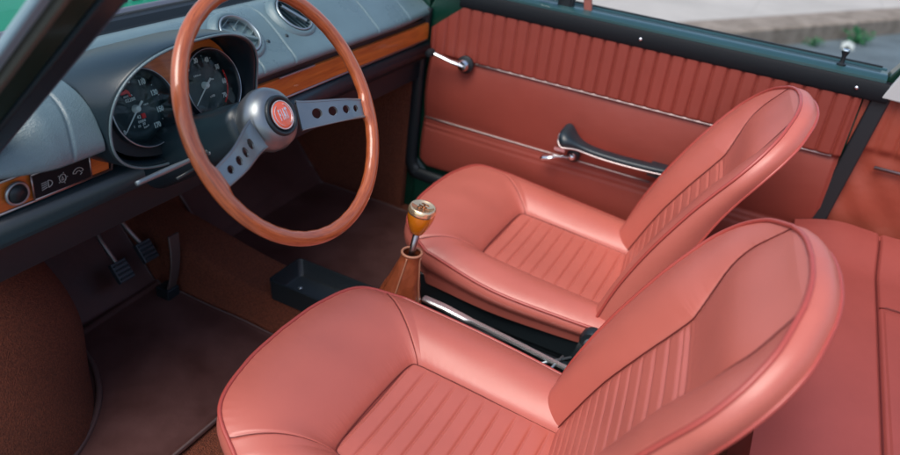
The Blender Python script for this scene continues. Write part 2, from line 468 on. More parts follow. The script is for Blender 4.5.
obj('bench_cushion', k, M['bench'], b)
k = MB()
k.add(*grid(lambda x, h: Vector((x, -1.13-.18*h, .37+.42*h+.0*x)), lin(-.62, .62, 30), lin(0, 1, 20)))
k.add(*grid(lambda x, h: Vector((x, -1.36+.0*h, .37+.42*h)), lin(-.62, .62, 3), lin(0, 1, 3)))
obj('bench_backrest', k, M['bench'], b)
k = MB()
k.add(*tube([bench(x, -.755)+Vector((0, 0, .004)) for x in lin(-.6, .6, 60)], .0014, n=6))
k.add(*tube([bench(.335, y)+Vector((0, 0, .004)) for y in lin(-.757, -1.12, 30)], .0014, n=6))
obj('seam', k, M['stitch'], b)

# ================================================================ PASSENGER DOOR
XD = .64
cb = thing('car', 'open green car body round the seats, with its far door closed and bonnet ahead', 'car', (0, 0, -.05))
PITCH = .0335; ZB = .728; ZM1 = .579; ZM2 = .389
def dtop(y):
    return ZB if y < .362 else ZB-(y-.362)/(.455-.362)*.075
def dbot(y):
    return .235+.02*sm(.42, .455, y)
def dx(y, z, top):
    x = XD
    if z > ZM1:
        f = ((y+1)/PITCH) % 1.0; c = abs(2*f-1)
        e = sm(ZM1, ZM1+.006, z)
        x -= .0072*(1-c**6)*e+.003*e
    else:
        e = sm(ZM1, ZM1-.03, z)
        q = max(min((z-ZM2)/(ZM1-ZM2), 1), 0)
        x -= .012*math.sin(pi*q)**.7 if z > ZM2 else 0
        if z < ZM2:
            q = (ZM2-z)/(ZM2-.235); x -= .010*math.sin(pi*min(q*1.0, 1))**.6
        for zz in (.372, .358): x += .0035*math.exp(-((z-zz)/.0022)**2)
        x -= .002*math.sin(y*11)*math.sin(z*23)
    edge = sm(.455, .445, y)*sm(-.618, -.606, y)
    return x+.006*(1-edge)
ys = lin(-.6175, .455, 640)
zt = sorted(set([round(i/110, 4) for i in range(111)]))
k = MB()
V = []
def dp(y, q):
    t, bt = dtop(y), dbot(y); z = bt+(t-bt)*q
    return Vector((dx(y, z, t), y, z))
k.add(*grid(dp, ys, zt))
# the steel door behind the trim (gives it thickness)
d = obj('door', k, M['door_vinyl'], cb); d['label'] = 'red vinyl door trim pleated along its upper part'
k = MB()
outl = [(-.60, .20), (.43, .20), (.475, .24), (.478, .70), (.45, .76), (-.64, .76), (-.61, .40)]
k.add(*prism([(y, z) for y, z in outl], (XD+.016, 0, 0), (0, 1, 0), (0, 0, 1), (1, 0, 0), .075))
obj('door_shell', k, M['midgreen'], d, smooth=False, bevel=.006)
def moulding(y0, y1, z, name='chrome_moulding', x=XD-.006, r=.0034):
    k = MB(); k.add(*tube([(x, y, z) for y in lin(y0, y1, 12)], r, n=10, flat=.75)); obj(name, k, M['mould'], d)
moulding(.31, -.60, ZM1+.002)
moulding(.448, -.22, ZM2, x=XD-.004, r=.0028)
# belt: black cap, painted top, outer rails with a slot
k = MB()
prof = [(XD+.012, ZB-.004), (XD-.010, ZB-.002), (XD-.014, ZB+.004), (XD-.012, ZB+.034), (XD-.008, ZB+.040), (XD+.012, ZB+.041)]
def ext(prof, y0, y1, n=2, cap=True):
    V, F = grid(lambda y, p: Vector((p[0], y, p[1])), lin(y0, y1, n), prof)
    m = len(prof)
    if cap: F += [tuple(range(m)), tuple((n-1)*m+i for i in range(m))[::-1]]
    return V, F
k.add(*ext(prof, -.665, .375)); obj('belt_cap', k, M['cap'], d, sharp=40)
k = MB(); z0 = ZB+.036
k.add(*ext([(XD-.004, z0), (XD-.003, z0+.010), (XD+.008, z0+.016), (XD+.050, z0+.018), (XD+.053, z0+.015), (XD+.053, z0-.02)], -.650, .44)); obj('belt_top', k, M['beltpaint'], d, sharp=50)
k = MB()
k.add(*ext([(XD+.054, z0-.02), (XD+.054, z0+.007), (XD+.062, z0+.007), (XD+.062, z0-.02)], -.65, .44)); obj('window_slot', k, M['rubber'], d, smooth=False)
k = MB()
k.add(*ext([(XD+.063, z0-.02), (XD+.063, z0+.016), (XD+.068, z0+.019), (XD+.084, z0+.018), (XD+.089, z0+.010), (XD+.091, z0-.03)], -.65, .44)); obj('outer_rail', k, M['beltpaint'], d, sharp=50)
k = MB(); k.add(*ext([(XD+.072, z0+.0185), (XD+.072, z0+.0225), (XD+.077, z0+.0225), (XD+.077, z0+.0185)], -.64, .43)); obj('rail_strip', k, M['rubber'], d, smooth=False)
for y in (-.115, -.598):
    k = MB(); k.add(*lathe((XD-.0145, y, ZB+.020), (-1, 0, .1), [(.0, -.002), (.0045, -.001), (.0045, .001), (.002, .0026), (0, .0028)], 16)); obj('screw', k, M['chrome'], d)
# lock pin
k = MB(); k.add(*lathe((XD+.024, -.555, z0+.016), (0, 0, 1), [(0, 0), (.010, 0), (.010, .004), (.0055, .006), (.0045, .020), (.008, .029), (.0085, .032), (0, .033)], 20)); lp = k
k = MB(); k.add(*lathe((XD+.024, -.555, z0+.0495), (0, 0, 1), [(0, 0), (.0078, 0), (.0072, .003), (0, .0045)], 20)); multi('lock_pin', [(lp, M['rubber']), (k, M['chrome'])], d, sharp=40)
# quarter-light foot (chrome latch, black block, red-brown post)
k = MB(); k.add(*box((XD+.030, .100, z0+.030), (.026, .034, .045))); k.add(*box((XD+.03, .085, z0+.05), (.02, .016, .08))); ql = k
k = MB(); k.add(*lathe((XD+.010, .118, z0+.036), (-1, .2, .3), [(0, 0), (.009, .002), (.010, .010), (.006, .016), (0, .017)], 16)); k.add(*box((XD+.012, .152, z0+.035), (.012, .03, .018))); multi('quarterlight_catch', [(ql, M['rubber']), (k, M['chrome'])], d, sharp=40, bevel=.003)
k = MB(); k.add(*box((XD+.030, .052, z0+.08), (.012, .020, .17), Matrix.Rotation(R(-12), 3, 'X'))); obj('quarterlight_post', k, mat('post_trim', (.28, .09, .07, 1), .5), d, smooth=False, bevel=.003)
# window winder
P0 = Vector((XD-.020, .335, ZM1-.002))
k = MB(); k.add(*lathe(P0, (-1, 0, 0), [(0, -.006), (.024, -.006), (.024, .001), (.019, .004), (0, .004)], 32)); wd = k
k = MB(); k.add(*lathe(P0, (-1, 0, 0), [(0, .003), (.014, .004), (.0165, .014), (.012, .022), (0, .024)], 24))
k.add(*tube([P0+Vector((-.014, .0, 0)), P0+Vector((-.026, .03, .007)), P0+Vector((-.034, .085, .022))], lambda t: .0115-.003*t, n=12, flat=.6)); wa_ = k
k = MB(); k.add(*lathe(P0+Vector((-.032, .088, .022)), (-1, 0, 0), [(0, 0), (.011, .0), (.0115, .012), (.009, .024), (0, .026)], 20)); kk = MB(); kk.add(wd.v, wd.f); kk.add(k.v, k.f); multi('window_winder', [(kk, M['rubber']), (wa_, M['chrome'])], d, sharp=40)
# inside handle
P1 = Vector((XD-.016, -.012, .408))
k = MB(); k.add(*lathe(P1, (-1, 0, 0), [(0, -.004), (.017, -.004), (.018, .006), (.012, .010), (0, .010)], 24)); hd = k
k = MB(); k.add(*lathe(P1, (-1, 0, 0), [(0, .008), (.010, .010), (.011, .018), (.006, .024), (0, .025)], 20))
k.add(*tube(cr([P1+Vector((-.016, .0, 0)), P1+Vector((-.024, .022, -.002)), P1+Vector((-.030, .040, -.006)), P1+Vector((-.032, .060, -.012)), P1+Vector((-.032, .078, -.018))], 6), lambda t: .0050+.0105*sm(.4, .7, t)-.004*sm(.93, 1, t), n=14, flat=.5))
k.add(*box(P1+Vector((-.012, .038, .010)), (.008, .030, .009))); multi('handle', [(hd, M['rubber']), (k, M['chrome'])], d, sharp=50)
# armrest: black pad flared at the front, thin bright strip beneath
path = cr([(XD-.058, .024, .480), (XD-.060, .004, .474), (XD-.062, -.028, .462), (XD-.060, -.07, .453), (XD-.056, -.13, .449), (XD-.052, -.20, .449), (XD-.040, -.27, .449), (XD-.012, -.33, .449)], 8)
def armr(t): return .0135+.0135*math.exp(-((t-.14)/.13)**2)-.012*sm(.04, 0, t)
k = MB()
m = len(path)
def asec(i, a):
    p = path[i]; t = i/(m-1); w = armr(t)*1.35; h = (armr(t)*.62)
    ca, sa = math.cos(a), math.sin(a); q = 2/3.2
    return p+Vector((w*abs(ca)**q*(1 if ca > 0 else -1), 0, h*abs(sa)**q*(1 if sa > 0 else -1)))+Vector((0, 0, .35*w*ca*math.exp(-((t-.1)/.15)**2)))
V, F = grid(lambda i, a: asec(i, a), range(m), [2*pi*j/20 for j in range(20)], cv=True)
F += [tuple(range(20)), tuple((m-1)*20+j for j in range(20))[::-1]]
k.add(V, F)
k.add(*box((XD-.03, .01, .452), (.05, .03, .028))); k.add(*box((XD-.03, -.235, .440), (.055, .04, .024)))
am = k
k = MB(); k.add(*tube([asec(i, pi*1.16)+Vector((-.001, 0, -.001)) for i in range(0, m-3)], .0026, n=8)); multi('armrest', [(am, M['teal']), (k, M['bead'])], d, sharp=60)

# ================================================================ CAR BODY (shell round the cabin)
# near windscreen pillar: three dark bands with a pale outer strip
def slab(pts, w, th, name, m, side=(1, 0, 0), parent=cb, bv=.004):
    """strip following pts; w = width vector; th = thickness vector"""
    k = MB(); w = Vector(w); th = Vector(th); P = [Vector(p) for p in pts]; n = len(P)
    V = []
    for p in P: V += [p, p+w, p+w+th, p+th]
    F = [(0, 1, 2, 3), tuple((n-1)*4+i for i in (3, 2, 1, 0))]
    for i in range(n-1):
        for j in range(4): F.append((i*4+j, i*4+(j+1) % 4, (i+1)*4+(j+1) % 4, (i+1)*4+j))
    k.add(V, F); return obj(name, k, m, parent, smooth=False, bevel=bv)
pb = Vector((-.653, .500, .640)); pt = Vector((-.633, .010, 1.13))
PD = (pt-pb)
def pil(o, w, th, name, m): return slab([pb+Vector(o)-PD*.25, pt+Vector(o)], w, th, name, m)
pil((.012, .006, 0), (.012, .012, .012), (.0, .02, .02), 'windscreen_trim', mat('pillar_edge_trim', (.10, .08, .10, 1), .4))
pil((-.022, .010, 0), (.034, 0, 0), (0, .035, .035), 'pillar_inner_trim', M['teal'])
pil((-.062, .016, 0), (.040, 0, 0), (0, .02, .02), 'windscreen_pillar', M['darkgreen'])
pil((-.073, .010, 0), (.011, 0, 0), (0, .012, .012), 'pillar_gutter', mat('pillar_gutter_metal', (.16, .15, .12, 1), .4, metal=.5))
pil((-.092, .020, 0), (.017, 0, 0), (0, .008, .008), 'pillar_chrome_strip', mat('pale_strip', (.36, .50, .58, 1), .3, metal=.4))
# scuttle behind the dash pad and bonnet
k = MB()
def ext_x(prof, x0, x1, n=2, cap=True):
    V, F = grid(lambda x, p: Vector((x, p[0], p[1])), lin(x0, x1, n), prof); m = len(prof)
    if cap: F += [tuple(range(m)), tuple((n-1)*m+i for i in range(m))[::-1]]
    return V, F
k.add(*ext_x([(.655, .66), (.655, .748), (.690, .753), (.700, .766), (.716, .768), (.720, .66)], -.70, .70)); obj('windscreen_rubber', k, M['rubber'], cb, sharp=40)
k = MB(); k.add(*ext_x([(.718, .66), (.718, .772), (.726, .776), (.742, .774), (.744, .66)], -.70, .70)); obj('windscreen_chrome', k, M['bead'], cb, sharp=40)
k = MB()
def hood(x, y):
    q = (y-.745)/1.2
    return Vector((x, y, .766-.05*q-.22*q**3-.035*(abs(x)/.72)**4-.03*q*(abs(x)/.72)**2))
k.add(*grid(hood, lin(-.74, .74, 40), lin(.745, 1.95, 50)))
k.add(*grid(lambda y, q: Vector((-.74-.03*math.sin(pi*q), y, hood(-.74, y).z*(1-q)+.1*q)), lin(.745, 1.95, 30), lin(0, 1, 10)))
k.add(*grid(lambda y, q: Vector((.74+.03*math.sin(pi*q), y, hood(.74, y).z*(1-q)+.1*q)), lin(.745, 1.95, 30), lin(0, 1, 10)))
k.add(*grid(lambda x, q: Vector((x, 1.95+.05*math.sin(pi*q), hood(x, 1.95).z*(1-q)+.0*q)), lin(-.74, .74, 30), lin(0, 1, 6)))
obj('bonnet', k, M['green'], cb)
# wiper arms on the scuttle, air grille
k = MB()
for i in range(12):
    k.add(*box((-.22+i*.040, .800, hood(-.2, .8).z+.004), (.026, .006, .004)))
obj('scuttle_grille', k, M['black'], cb, smooth=False)
# far door frame: green jamb, black rubber seal round the opening
k = MB()
k.add(*prism([(.475, .05), (.50, .05), (.60, .20), (.60, .78), (.478, .78), (.478, .22)], (.656, 0, 0), (0, 1, 0), (0, 0, 1), (1, 0, 0), .08))
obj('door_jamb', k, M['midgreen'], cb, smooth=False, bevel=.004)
k = MB()
k.add(*tube(cr([(.648, .486, .70), (.646, .489, .60), (.645, .489, .45), (.645, .489, .30), (.645, .486, .235), (.645, .470, .207), (.645, .44, .196), (.645, .2, .192), (.645, -.2, .19), (.645, -.62, .19)], 10), .021, n=12, flat=.7)); obj('door_seal', k, M['rubber'], cb)
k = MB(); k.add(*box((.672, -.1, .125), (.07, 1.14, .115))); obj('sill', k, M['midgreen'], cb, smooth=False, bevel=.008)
k = MB(); k.add(*box((.632, .492, .652), (.010, .012, .050), Matrix.Rotation(R(25), 3, 'X'))); obj('door_check_hook', k, M['chrome'], cb, smooth=False, bevel=.003)
# rear pillar: dark sloping band with green inner edge
slab([(.648, -.588, .20), (.648, -.600, .42), (.652, -.620, .745)], (0, -.012, 0), (.06, 0, 0), 'pillar_edge', M['midgreen'])
slab([(.634, -.590, .20), (.634, -.603, .42), (.640, -.638, .752)], (0, -.036, 0), (.09, 0, 0), 'rear_pillar', M['rubber'])
slab([(.660, -.640, .752), (.640, -.800, 1.05)], (0, -.05, 0), (.05, 0, 0), 'upper_pillar', M['darkgreen'])
k = MB(); k.add(*prism([(-.650, .737), (-.672, .800), (-.76, .88), (-.76, .735)], (.626, 0, 0), (0, 1, 0), (0, 0, 1), (1, 0, 0), .010)); obj('pillar_cover', k, M['pale'], cb, smooth=False, bevel=.003)
# rear side trim with creases and moulding
k = MB()
def side(y, z):
    x = .655
    w = sm(.60, .62, z); f = ((y)/.036) % 1; c = abs(2*f-1)
    x -= .007*(1-c**6)*w
    x -= .010*math.sin(y*31+z*22)*sm(.35, .5, z)*(1-w)*.3+.003*math.sin(y*73-z*61)*(1-w)*.5
    return Vector((x, y, z))
k.add(*grid(side, lin(-.622, -1.30, 160), lin(.30, .745, 80)))
sp = obj('rear_side_trim', k, M['side_vinyl'], cb)
k = MB(); k.add(*tube([(.643, -.692, .577), (.643, -1.28, .577)], .0045, n=10)); obj('chrome_moulding', k, M['bead'], sp)
k = MB(); k.add(*box((.690, -.99, .765), (.09, .62, .04))); obj('panel_cap', k, M['black'], sp, smooth=False, bevel=.008)

# windscreen
k = MB()
def wsg(x, q, o): return Vector((x, .706-.46*q-.06*(x/.6)**2*0+o, .768+.42*q+o))
k.add(*grid(lambda x, q: wsg(x, q, 0), lin(-.60, .60, 12), lin(0, 1, 8)))
obj('windscreen', k, M['glass'], cb)

# ================================================================ DASHBOARD
da = thing('dashboard', 'black vinyl dashboard coloured blue grey like reflected sky, with a wooden strip and two round gauges', 'dashboard', (0, .55, .6))
k = MB()
prof = cr([(.490, .676, 0), (.470, .676, 0), (.458, .684, 0), (.462, .698, 0), (.490, .718, 0), (.530, .745, 0), (.565, .764, 0), (.600, .773, 0), (.635, .769, 0), (.658, .757, 0), (.668, .730, 0)], 6)
SE = [-.545, -.085+.02, .035, .19, .36, .52]
prof2 = cr([(.490, .676, 0), (.470, .676, 0), (.414, .682, 0), (.403, .692, 0), (.410, .718, 0), (.426, .747, 0), (.454, .768, 0), (.500, .780, 0), (.580, .782, 0), (.652, .762, 0), (.668, .730, 0)], 6)
def padf(x, p):
    z = p.y; y = p.x; p2 = prof2[prof.index(p)]; wl = (1-sm(-.493, -.477, x))*(1-.75*sm(-.56, -.68, x))
    y = y*(1-wl)+p2.x*wl; z = z*(1-wl)+p2.y*wl
    for s in SE:
        g = math.exp(-((x-s-.25*(p.y-.70))/.0022)**2)*sm(.675, .70, z)
        y += .002*g; z -= .0025*g
    y += .012*sm(.45, .66, x); return Vector((x, y, z))
xs = sorted(lin(-.70, .650, 620)+lin(-.4935, -.4765, 16))
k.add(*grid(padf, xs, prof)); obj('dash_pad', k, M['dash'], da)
# small screws on the pad
def pad_at(x, q):
    p = at([Vector(v) for v in prof], q); return Vector((x, p.x, p.y))
TN = Vector((0, -math.sin(R(52)), math.cos(R(52))))   # face normal of the pad approx
TN = Vector((0, -.62, .785)); TU = Vector((0, .785, .62))
for (x, q) in ((.002, .44), (.062, .44), (-.045, .62)):
    p = pad_at(x, q); k = MB(); k.add(*lathe(p, TN, [(0, -.002), (.004, -.001), (.004, .0015), (0, .0022)] if x > -.04 else [(0, -.002), (.009, -.001), (.009, .002), (0, .003)], 14)); obj('screw', k, M['teal'], da)
# round air vents
def vent(cx, q, cross):
    c = pad_at(cx, q)
    k = MB(); k.add(*lathe(c, TN, [(.062, -.006), (.060, .003), (.052, .010), (.0475, .011), (.044, .006), (.0435, -.02)], 48, cap=False))
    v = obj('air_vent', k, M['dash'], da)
    k = MB(); k.add(*lathe(c, TN, [(.0455, .0115), (.0435, .0145), (.0415, .0125), (.041, .004)], 48, cap=False)); obj('vent_ring', k, M['dulls'], v)
    k = MB(); k.add(*lathe(c, TN, [(.0445, -.014), (0, -.014)], 32)); obj('vent_well', k, M['black'], v)
    k = MB(); X = Vector((1, 0, 0)); rot = R(25 if cross else 20)
    A = X*math.cos(rot)+TU*math.sin(rot); Bv = -X*math.sin(rot)+TU*math.cos(rot)
    RM = Matrix((A, Bv, TN)).transposed()
    n = 5 if cross else 7
    for i in range(n):
        o = -.034+.068*i/(n-1); L = 2*math.sqrt(.042**2-o*o)*.98
        k.add(*box(c+(Bv if cross else A)*o+TN*.004, (L, .0014, .0030) if cross else (.0022, L, .008), RM))
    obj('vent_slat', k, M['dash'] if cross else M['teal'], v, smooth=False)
    k = MB()
    if cross: k.add(*box(c+TN*.006, (.006, .082, .008), RM @ Matrix.Rotation(R(35), 3, 'Z')))
    else: k.add(*box(c+TN*.008, (.007, .062, .008), RM @ Matrix.Rotation(R(18), 3, 'Z')))
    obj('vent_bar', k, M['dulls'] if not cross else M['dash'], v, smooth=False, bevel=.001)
vent(-.060, .50, True); vent(.125, .53, False)
# dark gap, wooden strip, aluminium beads, lower roll
k = MB(); k.add(*ext_x([(.480, .50), (.476, .672), (.56, .672), (.56, .50)], -.66, .645)); obj('dash_core', k, M['black'], da, smooth=False)
def woodstrip(x0, x1):
    k = MB(); k.add(*ext_x([(.475, .616), (.467, .617), (.466, .638), (.468, .660), (.475, .661)], x0, x1)); return obj('wood_strip', k, M['trimwood'], da, sharp=50)
woodstrip(-.655, -.440); woodstrip(-.215, .640)
def bead(x0, x1, z, r=.0022):
    k = MB(); k.add(*tube([(x0, .4665, z), (x1, .4665, z)], r, n=8)); obj('bead', k, M['bead'], da)
bead(-.655, -.438, .6625); bead(-.655, -.436, .6145); bead(-.215, .640, .6145)
k = MB(); k.add(*tube([(-.44, .466, .6625), (-.432, .466, .640), (-.436, .466, .6145)], .002, n=8)); obj('bead', k, M['bead'], da)
k = MB(); k.add(*box((.040, .460, .666), (.120, .006, .004))); obj('vent_slot_lip', k, M['bead'], da, smooth=False, bevel=.001)
k = MB(); k.add(*ext_x([(p.x, p.y) for p in cr([(.474, .612, 0), (.458, .606, 0), (.450, .590, 0), (.456, .572, 0), (.480, .562, 0), (.62, .560, 0), (.66, .60, 0)], 6)], -.66, .645)); obj('lower_roll', k, M['teal'], da)
# round knob and switch plate at the near end
k = MB(); k.add(*lathe((-.600, .464, .640), (0, -1, 0), [(0, 0), (.0165, 0), (.0185, .004), (.0165, .008), (.0145, .004), (.0, .003)], 32)); kb = obj('choke_knob', k, M['dulls'], da)
k = MB(); k.add(*lathe((-.600, .462, .640), (0, -1, 0), [(0, 0), (.0145, .002), (.0135, .006), (0, .0075)], 28)); obj('knob_face', k, M['black'], kb)
XA, YA, ZA = Vector((1, 0, 0)), Vector((0, 0, 1)), Vector((0, -1, 0))
k = MB(); k.add(*box((-.526, .464, .6385), (.096, .006, .040))); sw = obj('switch_plate', k, M['cap'], da, smooth=False, bevel=.001)
k = MB()
for a, b2 in (((-.575, .6185), (-.477, .6185)), ((-.575, .6585), (-.477, .6585)), ((-.575, .6185), (-.575, .6585)), ((-.477, .6185), (-.477, .6585))):
    k.add(*tube([(a[0], .4615, a[1]), (b2[0], .4615, b2[1])], .0014, n=6))
obj('plate_frame', k, M['bead'], sw)
k = MB(); yy = .4603
def stroke(pts, r=.0007): k.add(*tube([(x, yy, z) for x, z in pts], r, n=5))
cx, cz = -.552, .636     # headlamp
stroke([(cx+.001+.0065*math.cos(a), cz+.0055*math.sin(a)) for a in lin(-pi/2, pi/2, 9)]); stroke([(cx+.001, cz-.0055), (cx+.001, cz+.0055)])
for i in range(4): stroke([(cx-.010, cz-.0065+i*.0035), (cx-.001, cz-.0045+i*.003)])
cx = -.527               # lamp in a ring
stroke([(cx+.0055*math.cos(a), cz+.0065*math.sin(a)) for a in lin(0, 2*pi, 17)]); stroke([(cx-.002, cz-.003), (cx, cz+.003), (cx+.002, cz-.003), (cx-.002, cz-.003)])
for i in range(5):
    a = i*2*pi/5; stroke([(cx+.007*math.cos(a), cz+.008*math.sin(a)), (cx+.0085*math.cos(a), cz+.0095*math.sin(a))])
cx = -.500               # wiper fan
stroke([(cx+.0095*math.cos(a), cz-.002+.009*math.sin(a)) for a in lin(.25, pi-.25, 9)]); stroke([(cx+.0045*math.cos(a), cz-.002+.004*math.sin(a)) for a in lin(.25, pi-.25, 7)])
stroke([(cx+.0092, cz+.0003), (cx+.0043, cz-.001)]); stroke([(cx-.0092, cz+.0003), (cx-.0043, cz-.001)]); stroke([(cx+.003, cz-.0055), (cx+.0065, cz-.003)])
obj('switch_symbols', k, mat('symbol_grey', (.36, .37, .36, 1), .5), sw, smooth=False)

# instrument binnacle
BX, BZ = -.326, .712
def sup(a, w, hu, hd, e=2.6):
    ca, sa = math.cos(a), math.sin(a); q = 2/e
    return (w*abs(ca)**q*(1 if ca > 0 else -1), (hu if sa > 0 else hd)*abs(sa)**q*(1 if sa > 0 else -1))
ang = [2*pi*i/96 for i in range(96)]
secs = [(.560, .178, .070, .095), (.490, .178, .098, .095), (.455, .174, .110, .094), (.425, .168, .115, .092), (.404, .1635, .117, .090), (.397, .161, .1155, .088), (.400, .156, .111, .084), (.42, .154, .107, .082), (.462, .150, .103, .081)]
def lipoff(a):   # the hood reaches further out at the top
    return -.022*max(math.sin(a), 0)+.002*max(-math.sin(a), 0)
def bin_(s, a):
    x, z = sup(a, s[1], s[2], s[3]); return Vector((BX+x, s[0]+lipoff(a)*(1 if s[0] < .46 else .2), BZ+z))
k = MB(); k.add(*grid(bin_, secs, ang, cv=True)); bn = obj('instrument_hood', k, M['teal'], da)
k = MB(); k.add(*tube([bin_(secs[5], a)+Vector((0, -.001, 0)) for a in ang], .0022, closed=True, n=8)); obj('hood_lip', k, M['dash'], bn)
TILT = R(20)
GN = Vector((0, -math.cos(TILT), math.sin(TILT))); GU = Vector((0, math.sin(TILT), math.cos(TILT))); GX = Vector((1, 0, 0))
# wooden face plate with two round openings
GCX = (-.3905, -.2370); DC = Vector((0, .450, BZ-.002))
bm = bmesh.new(); fc = DC+GN*.015
def loop(pts):
    vs = [bm.verts.new(fc+Vector((p[0], 0, 0))+GU*p[1]) for p in pts]
    for a, b_ in zip(vs, vs[1:]+vs[:1]): bm.edges.new((a, b_))
loop([(BX+p[0], p[1]) for p in (sup(a, .150, .104, .082) for a in ang)])
for cx in GCX: loop([(cx+.0615*math.cos(a), .0615*math.sin(a)) for a in ang])
bmesh.ops.triangle_fill(bm, use_beauty=True, use_dissolve=False, edges=bm.edges[:])
k = MB(); bm.verts.index_update(); k.add([v.co.copy() for v in bm.verts], [tuple(v.index for v in f.verts) for f in bm.faces]); bm.free()
obj('gauge_board', k, M['black'], bn, smooth=False)
W = []
up_ = [a for a in lin(0, pi, 60)]
for a in up_:
    x, y = sup(a, .146, .100, .08)
    if y > .022: W.append((BX+x, y))
def arcpts(cx, a0, a1): return [(cx+.0655*math.cos(a), .0655*math.sin(a)) for a in lin(a0, a1, 30)]
W += arcpts(GCX[0], pi-.34, -.30)+arcpts(GCX[1], pi+.30, .34)
W = [(x, min(y, sup(math.acos(max(-1, min(1, (x-BX)/.146))), .146, .100, .08)[1]+.0)) if False else (x, y) for x, y in W]
k = MB(); k.add(*prism(W, fc+GN*.0005, (1, 0, 0), GU, GN, .002)); obj('wood_insert', k, M['trimwood'], bn, smooth=False)
def gauge(cx, marks, lab_small, needle_deg, red, r=.070):
    c = Vector((cx, .450, BZ-.002))
    k = MB(); k.add(*lathe(c, GN, [(.0635, .010), (.0640, .021), (.0625, .0245), (.0600, .0235), (.0585, .018), (.0545, .0), (.0545, -.004)], 64, cap=False)); g = obj('gauge', k, M['teal'], da)
    k = MB(); k.add(*lathe(c, GN, [(.0612, .0238), (.0620, .0252), (.0630, .0238)], 64, cap=False)); obj('gauge_ring', k, M['dulls'], g)
    k = MB(); k.add(*lathe(c, GN, [(.0546, -.003), (.0546, .0), (.0350, .0), (.0345, -.002), (0, -.002)], 64)); obj('dial', k, M['dial'], g)
    k = MB()
    base = c+GN*.0002
    def P(rad, deg, lift=0): return base+GX*rad*math.sin(R(deg))+GU*rad*math.cos(R(deg))+GN*lift
    for txt, deg, s in marks: text_mb(txt, s, P(.0455, deg, .0008), GX, GU, GN, sx=.78, bold=.0004, mb=k)
    for txt, x, y, s in lab_small: text_mb(txt, s, base+GX*x+GU*y+GN*(-.0012), GX, GU, GN, sx=1., mb=k)
    for i in range(25):
        dg = -135+i*270/24*1.0
        if i % 2: 
            a, b3 = P(.0505, dg, .0006), P(.0525, dg, .0006); k.add(*tube([a, b3], .0006, n=4))
    obj('dial_figures', k, M['white'], g, smooth=False)
    for nm_, k in red(base, P): obj(nm_, k, M['redmark'], g, smooth=False)
    k = MB(); tip = P(.046, needle_deg, .005); tail = P(-.015, needle_deg, .005)
    k.add(*tube([tail, P(0, 0, .004), tip], lambda t: .0022-.0013*t, n=6)); k.add(*lathe(P(0, 0, -.003), GN, [(0, 0), (.007, 0), (.0055, .008), (.004, .010), (0, .010)], 20)); obj('needle', k, M['white'], g, sharp=40)
    k = MB(); k.add(*lathe(c, GN, [(.0588, .019), (0, .019)], 48)); obj('gauge_glass', k, M['glass'], g)
    return g
def red_speedo(base, P):
    RMg = Matrix((GX, GN, GU)).transposed(); k = MB(); q = MB()
    k.add(*box(base+GX*.010+GU*(-.014)-GN*.001, (.007, .002, .008), RMg))
    q.add(*prism([(-.019, .027), (-.006, .027), (-.004, .021), (-.001, .021), (-.003, .030), (-.008, .034), (-.012, .032), (-.019, .031)], base-GN*.001, GX, GU, GN, .002))
    return [('trip_counter_digit', k), ('fuel_gauge_mark', q)]
def red_tach(base, P):
    V = []; F = []; a0, a1, n = 72, 140, 20; k = MB()
    for i in range(n+1):
        dg = a0+(a1-a0)*i/n; V += [P(.0500, dg, .0009), P(.0535, dg, .0009)]
    for i in range(n): F.append((2*i, 2*i+1, 2*i+3, 2*i+2))
    k.add(V, F); return [('redline', k)]
gauge(GCX[0], [('0', -130, .010), ('70', -36, .010), ('90', 0, .012), ('110', 35, .012), ('130', 70, .012), ('150', 106, .012), ('170', 141, .012)],
      [('02288', -.004, .016, .0080), ('BENZINA', -.006, .0225, .0042), ('km/h', .010, -.032, .0062), ('42', .001, -.014, .008), ('00000', .004, -.0215, .006), ('OLIO', .022, .002, .004), ('1', -.013, -.026, .006), ('10', -.004, -.028, .006), ('30', .006, -.0265, .006)], -130, red_speedo)
gauge(GCX[1], [('20', -40, .010), ('30', -7, .012), ('40', 25, .012), ('50', 58, .012), ('60', 94, .012), ('70', 127, .012)],
      [('GIRI/min', -.010, .020, .005), ('x100', .010, -.022, .006), ('OIL', .022, .006, .004)], -128, red_tach)

# ================================================================ STEERING WHEEL
WC = Vector((-.326, .197, .754)); wt_ = R(29.93)
WN = Vector((0, -math.cos(wt_), math.sin(wt_))); WU = Vector((0, math.sin(wt_), math.cos(wt_))); WX = Vector((1, 0, 0))
sw_ = thing('steering_wheel', 'wood-rimmed steering wheel with two drilled grey metal spokes and red badge', 'steering wheel', tuple(WC))
RR = .194
k = MB()
def rimp(a, b_):
    # small finger bumps under the rim
    r = .0116+.0003*math.cos(a*40)*max(0, -math.cos(b_))
    # thicker wooden blocks where the spokes enter
    for s0 in (R(-14), R(194)):
        dd = math.atan2(math.sin(a-s0), math.cos(a-s0)); w = math.exp(-(dd/.11)**4)
        r += .0060*w*max(0, -math.cos(b_))**1.5
    rad = RR+r*math.cos(b_)
    return WC+(WX*math.cos(a)+WU*math.sin(a))*rad+WN*r*.92*math.sin(b_)
k.add(*grid(rimp, [2*pi*i/200 for i in range(200)], [2*pi*i/20 for i in range(20)], cu=True, cv=True)); obj('rim', k, M['rim'], sw_)
